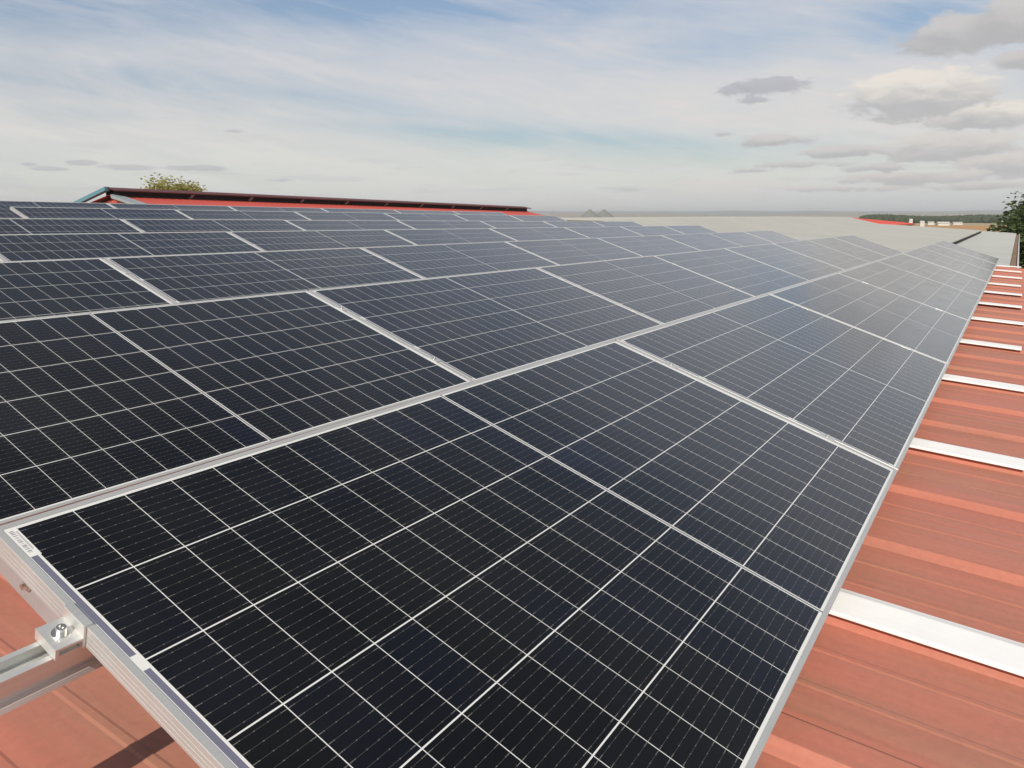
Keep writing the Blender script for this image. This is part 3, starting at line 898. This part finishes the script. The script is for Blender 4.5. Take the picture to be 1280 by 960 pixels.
tree((24, -2.9, -6), 5, 2.9, 2.1, 80, 160, .10, M['leaf_dark'], 'near dark bushy tree below the right end of the pale annex', 13, .9)
ax, ex_ = px_dir(216, 232)
tx, ty = CAM.x + math.cos(ax)*84, CAM.y + math.sin(ax)*84
tree((tx, ty, -6), 10, 6.9, 4.3, 260, 90, .14, M['leaf_gold'], 'yellow green tree top rising behind the ridge of the red barn', 14, .80)

# distant wood: one mass of crowns
m, t, b = mat('wood_foliage'); M['wood'] = m
n = t.noise(t.tc(), .12, 5, .6)
t.link(t.mix(n, t.rgb((.02, .034, .012)), t.rgb((.055, .075, .025))), b.inputs['Base Color']); b.inputs['Roughness'].default_value = .9
ib = bmesh.new(); bmesh.ops.create_icosphere(ib, subdivisions=1, radius=1)
IV = [w.co.copy() for w in ib.verts]; IF = [[w.index for w in f.verts] for f in ib.faces]; ib.free()
V = []; FC = []; rr_ = random.Random(21)
amax = px_dir(1080, 270)[0]
for i in range(3600):
    a = rr_.uniform(-.12, amax); d = 760 + 520*rr_.random() + 50*math.sin(a*31)
    r = rr_.uniform(3.0, 6.0); x = math.cos(a)*d; y = math.sin(a)*d
    h = rr_.uniform(3.8, 6.8)*(1 + .12*math.sin(a*57)); i0 = len(V)
    for w in IV:
        j = rr_.uniform(.8, 1.2)
        V.append((x + w.x*r*j, y + w.y*r*j, -6 + h*.45 + w.z*h*.55*j))
    FC += [[q+i0 for q in f] for f in IF]
me = bpy.data.meshes.new('wood'); me.from_pydata(V, [], FC); me.materials.append(M['wood'])
wd = bpy.data.objects.new('wood', me); COL.objects.link(wd)
tag(wd, 'dark green belt of woodland along the horizon at the right', 'woodland', kind='stuff')

# far white farm buildings
def farmlet(px, py, w, h, label):
    a, e = px_dir(px, py); dist = 6.8/math.tan(-e)
    x, y = CAM.x + math.cos(a)*dist, CAM.y + math.sin(a)*dist
    o = empty('farmhouse', label, 'farmhouse', (x, y, -6), 'white farm buildings in the distance'); o.rotation_euler = (0, 0, a+.3)
    bm = bmesh.new(); box(bm, -w*.35, w*.35, -w/2, w/2, 0, h*.7)
    box(bm, -w*.36, -w*.352, -w*.08, w*.08, 0, h*.45)
    obj('wall', bm, M['white'], o)
    bm = bmesh.new(); pr = [(-w*.40, h*.68), (0, h), (w*.40, h*.68), (w*.40, h*.73), (0, h*1.06), (-w*.40, h*.73)]
    vs = [[bm.verts.new((x_, y_, z_)) for x_, z_ in pr] for y_ in (-w*.53, w*.53)]
    for i in range(6):
        j = (i+1) % 6; bm.faces.new((vs[0][i], vs[0][j], vs[1][j], vs[1][i]))
    bm.faces.new((vs[0][0], vs[0][1], vs[0][4], vs[0][5])); bm.faces.new((vs[0][1], vs[0][2], vs[0][3], vs[0][4]))
    bm.faces.new((vs[1][0], vs[1][1], vs[1][4], vs[1][5])); bm.faces.new((vs[1][1], vs[1][2], vs[1][3], vs[1][4]))
    bmesh.ops.recalc_face_normals(bm, faces=bm.faces)
    obj('roof', bm, M['white'] if w > 6 else M['pale'], o)
farmlet(1138, 281, 2.2, 4.0, 'narrow white farm tower at the left of the distant cluster')
farmlet(1152, 283, 2.4, 3.2, 'small white farmhouse, second from the left of the distant cluster')
farmlet(1163, 281, 4, 2.2, 'low grey roofed farmhouse in the middle of the distant cluster')
farmlet(1178, 282, 7, 2.4, 'widest white farm building in front of the dark wood')
farmlet(1196, 281, 6, 2.0, 'faint low white farm building at the right of the cluster')
farmlet(1254, 280, 3, 2.2, 'tiny lone white hut at the edge of the orange field')

# hazy air
HAZE = True
if HAZE:
    bm = bmesh.new(); box(bm, -10500, 10500, -10500, 10500, -7.5, 72)
    m = bpy.data.materials.new('haze_air'); m.use_nodes = True
    t = NT(m.node_tree); m.node_tree.nodes.remove(m.node_tree.nodes['Principled BSDF'])
    pvn = t.n.new('ShaderNodeVolumePrincipled'); pvn.inputs['Color'].default_value = (.95, .97, 1, 1)
    pvn.inputs['Density'].default_value = .00019; pvn.inputs['Anisotropy'].default_value = .0
    t.link(pvn.outputs[0], t.n['Material Output'].inputs['Volume'])
    tag(obj('haze', bm, m), kind='stuff')
